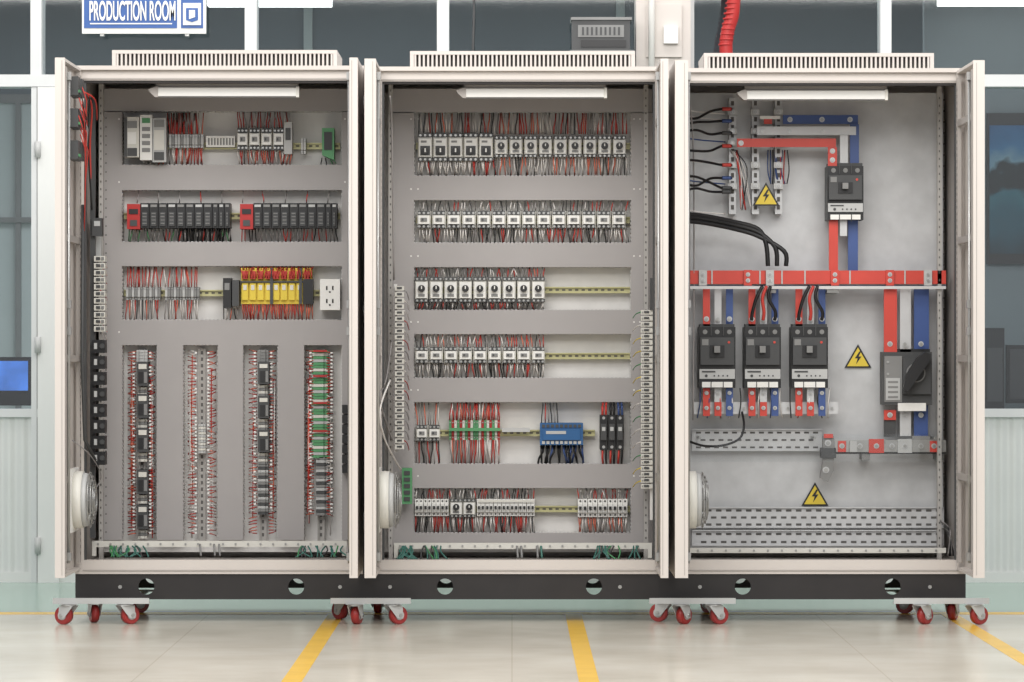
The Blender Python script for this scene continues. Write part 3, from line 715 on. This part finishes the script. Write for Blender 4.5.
# ================= room ===================
WD=2.4
mb=MB(); mb.box(-4.5,4.5,-16,8,-.05,0,'floor'); mb.make('floor')
mb=MB()
for x in(-.695,.243,1.728): mb.box(x-.032,x+.032,-13,.40,0,.0012,'floor_yellow')
mb.box(-4.5,4.5,.40,.52,0,.0012,'floor_yellow'); mb.make('floor_marking_lines')
def X2(p): return W(p,0,WD).x
def Z2(p): return W(0,p,WD).z
mb=MB()
mb.box(-4.5,4.5,WD,WD+.1,.0,Z2(415),'wall_ridge')
mb.box(-4.5,4.5,WD-.02,WD+.12,Z2(417),Z2(409),'mullion')
mb.box(-4.5,4.5,WD-.03,WD+.12,Z2(87),Z2(75),'mullion')
mb.box(-4.5,4.5,WD-.01,WD-.001,0.0,Z2(572),'wall_white')
mb.box(-4.5,4.5,WD,WD+.12,Z2(-40),3.2,'wall_white')
mb.box(X2(32),X2(37.5),WD-.025,WD+.11,0,Z2(87.5),'mullion'); mb.box(X2(37.5),X2(38.5),WD-.015,WD-.0,0,Z2(87.5),'grey')
mb.box(X2(38.5),X2(60),WD-.035,WD+.11,0.0,Z2(87.5),'wall_white')
for z in(150,345,545): mb.cyl((X2(39),WD-.045,Z2(z+8)),(X2(39),WD-.045,Z2(z-8)),.014,'ltgrey',10)
for p0,p1 in((31,42),(245,257),(437,449),(689,694),(880,891),(1090,1100)):
    mb.box(X2(p0),X2(p1),WD-.02,WD+.12,Z2(75),Z2(-40),'mullion')
for p in(-220,251,443,885,1090): mb.box(X2(p)-.03,X2(p)+.03,WD-.018,WD+.12,Z2(409),Z2(87),'mullion')
mb.box(X2(635),X2(689),WD-.15,WD+.12,0,3.2,'beige')
mb.box(X2(645),X2(680),WD-.17,WD-.1502,Z2(60),Z2(8),'beige'); mb.cyl((X2(650),WD-.19,Z2(90)),(X2(650),WD-.19,3.2),.014,'white',10)
mb.box(X2(662),X2(676),WD-.2,WD-.1702,Z2(47),Z2(30),'white')
mb.make('wall_back')
bays=[(-300,31),(42,245),(257,437),(449,635),(694,880),(891,1090)]
for i,(a,b) in enumerate(bays):
    mb=MB(); mb.box(X2(a),X2(b),WD+.04,WD+.046,Z2(75),Z2(-40),'glass'); mb.box(X2(a),X2(b),WD+.04,WD+.046,Z2(409),Z2(87),'glass'); mb.make('window_%d'%(i+1))
mb=MB(); mb.box(-4.5,4.5,7,7.1,0,2.5,'room_lite'); mb.box(-4.5,4.5,7,7.1,2.5,3.2,'room_dark')  # light lower tone stands in for reflections on the left window
mb.box(-4.5,4.5,6.97,6.999,2.47,2.52,'grey')
for x in(-3.6,-1.2,.6,2.4): mb.box(x,x+.05,6.96,6.999,2.52,3.2,'room_lite')
for x in(-2.86,2.8): mb.box(x,x+.03,6.96,6.999,0,2.47,'grey')
mb.box(-4.5,-2.5,6.95,6.97,1.78,1.81,'grey')
mb.make('wall_far')
mb=MB(); mb.box(-4.6,-4.5,WD,7.1,0,3.2,'room_lite'); mb.make('wall_left')
mb=MB(); mb.box(4.5,4.6,WD,7.1,0,3.2,'room_lite'); mb.make('wall_right')
mb=MB(); mb.box(-4.6,4.6,WD,7.1,3.2,3.3,'room_dark'); mb.make('ceiling')
for x0,x1,y,d in((207,331,5,4.0),(940,1060,4,3.3),(480,560,-8,4.0)):
    mb=MB(); a=W(x0,y,d);b=W(x1,y,d); mb.box(a.x,b.x,d,d+.12,a.z,a.z+.04,'lamp'); mb.box(a.x-.02,b.x+.02,d-.01,d+.13,a.z+.0402,a.z+.07,'white')
    for xx in(a.x+.1,b.x-.1): mb.cyl((xx,d+.06,a.z+.07),(xx,d+.06,3.2),.006,'steel',8)
    mb.make('fluorescent_batten_light')
e=empty('production_room_sign',W(144,12,2.30)); mb=MB()
mb.R(82,-46,206,33.5,2.33,.02,'white'); mb.R(84,-44,177,28,2.325,.0048,'signblue'); mb.R(181,-44,203,28,2.325,.0048,'signblue'); mb.R(183,3,201,25,2.32,.0048,'white')
mb.poly([(186,8),(198,8),(198,20),(192,22),(186,20)],2.316,.0038,'signblue'); mb.poly([(189,10),(195,10),(195,17),(189,19)],2.313,.0028,'white')
mb.R(100,33,104,36,2.34,.04,'steel'); mb.R(185,33,189,36,2.34,.04,'steel')
mb.R(90,23,172,24.2,2.322,.0028,'white')
mb.make('sign_board',e)
for s_,y0,y1 in(("PRODUCTION ROOM",20,0),("ASSEMBLY",-8,-30)):
    cu=bpy.data.curves.new('sign_text','FONT'); cu.body=s_; cu.extrude=.002; cu.offset=.018
    o=bpy.data.objects.new('sign_text',cu); sc.collection.objects.link(o); cu.materials.append(MATS['white'])
    bpy.context.view_layer.update(); dm=o.dimensions
    a=W(89,y0,2.321); b=W(175,y1,2.321)
    o.scale=((b.x-a.x)/dm.x,(b.z-a.z)/dm.y,1); o.rotation_euler=(math.pi/2,0,0)
    o.parent=e; o.location=a-e.location
def desk(p0,p1):
    mb=MB(); a=W(p0,412,3.0); b=W(p1,412,3.0)
    mb.box(a.x,b.x,2.75,3.4,a.z-.03,a.z,'dkgrey')
    for x in(a.x+.03,b.x-.06):
        for y in(2.8,3.32): mb.box(x,x+.04,y,y+.04,0,a.z-.03,'dkgrey')
    mb.make('desk'); return a.z
zd=desk(-60,45)
mb=MB()
mb.box(W(-40,0,3).x,W(31,0,3).x,3.0,3.03,zd+.03,W(0,357,3).z,'black'); mb.box(W(-37,0,3).x,W(28,0,3).x,2.997,2.9998,zd+.1,W(0,361,3).z,'screen')
mb.box(W(-15,0,3).x,W(5,0,3).x,2.95,3.15,zd,zd+.012,'black'); mb.box(W(-8,0,3).x,W(-2,0,3).x,3.03,3.06,zd+.01,zd+.2,'black')
mb.make('computer_monitor')
zd=desk(975,1100)
mb=MB()
mb.box(W(984,0,3).x,W(1003,0,3).x,2.95,3.2,zd,W(0,328,3).z,'black'); mb.box(W(986,0,3).x,W(1001,0,3).x,2.945,2.9495,zd+.05,zd+.3,'dkgrey')
mb.make('desktop_computer')
mb=MB()
mb.box(W(1008,0,3).x,W(1080,0,3).x,3.05,3.09,zd+.04,W(0,345,3).z,'black'); mb.box(W(1011,0,3).x,W(1077,0,3).x,3.045,3.0495,zd+.06,W(0,349,3).z,'dkgrey'); mb.box(W(1030,0,3).x,W(1050,0,3).x,3.0,3.2,zd,zd+.012,'black'); mb.box(W(1038,0,3).x,W(1042,0,3).x,3.0902,3.11,zd,zd+.2,'black')
mb.make('computer_monitor')
mb=MB(); a=W(987,264,3.6); b=W(1094,113,3.6)
mb.box(a.x,b.x,3.6,3.63,a.z,b.z,'black'); mb.box(a.x+.012,b.x-.012,3.595,3.5995,a.z+.05,b.z-.06,'sea_picture')
mb.make('framed_sea_picture')
mb=MB(); mb.box(a.x-.3,4.49,3.63,3.70,0,3.2,'room_mid'); mb.make('wall_partition')
mb=MB(); mb.R(572,20,630,50,2.15,.2,'dkgrey'); mb.R(578,25,624,37,2.145,.0048,'grey'); mb.R(581,40,626,47,2.145,.0048,'black'); mb.R(570,50,634,55,2.1,.28,'grey'); mb.R(571,17,632,19.8,2.14,.22,'grey')
for k in range(9): mb.R(582+k*4.5,27,584+k*4.5,35,2.142,.0028,'dkgrey')
mb.make('wall_mounted_air_unit')
mb=MB(); mb.T([(733,-60,2.2),(734,-20,2.2),(733,12,2.2),(728,30,2.2),(726,45,2.2),(727,60,2.2),(730,90,2.2)],6.6,'red',14)
for k in range(10):
    c=W(733.5-k*.9,-2+k*5.2,2.2); mb.cyl(c-Vector((0,0,.004)),c+Vector((0,0,.004)),.0315,'red',14)
mb.make('red_flexible_duct')
mb=MB(); mb.T([(473,-30,2.34),(474,10,2.34),(473,50,2.34),(473,90,2.34)],1.4,'dkgrey'); mb.make('hanging_cable')

# ================= light & camera ===================
w=bpy.data.worlds.new('world'); sc.world=w; w.use_nodes=True
bg=w.node_tree.nodes['Background']; bg.inputs[0].default_value=(.96,.975,1,1); bg.inputs[1].default_value=.74
def area(name,loc,rot,sx,sy,en,col=(1,.975,.94)):
    l=bpy.data.lights.new(name,'AREA'); l.shape='RECTANGLE'; l.size=sx; l.size_y=sy; l.energy=en; l.color=col
    o=bpy.data.objects.new(name,l); o.location=loc; o.rotation_euler=rot; sc.collection.objects.link(o)
area('ceiling_light_panel',(0,-3.0,4.2),(math.radians(32),0,0),7,1.6,190)
area('ceiling_light_panel.001',(0,-7.5,4.4),(math.radians(50),0,0),8,2,280)
area('room_fill_area',(0,4.8,3.1),(0,0,0),6,1.5,110,(.94,.975,1))  # added fill for the back room besides its battens, no fixture modelled
area('wall_fill_area',(0,1.4,4.0),(0,0,0),8,1,100)  # added overhead fill to brighten the back wall, no fixture modelled
cd=bpy.data.cameras.new('camera'); cd.sensor_width=36; cd.lens=36*F/1024; cd.shift_y=9/1024; cd.clip_end=100
co=bpy.data.objects.new('camera',cd); co.location=(0,-D,H); co.rotation_euler=(math.pi/2,0,0); sc.collection.objects.link(co); sc.camera=co
sc.view_settings.view_transform='Standard'
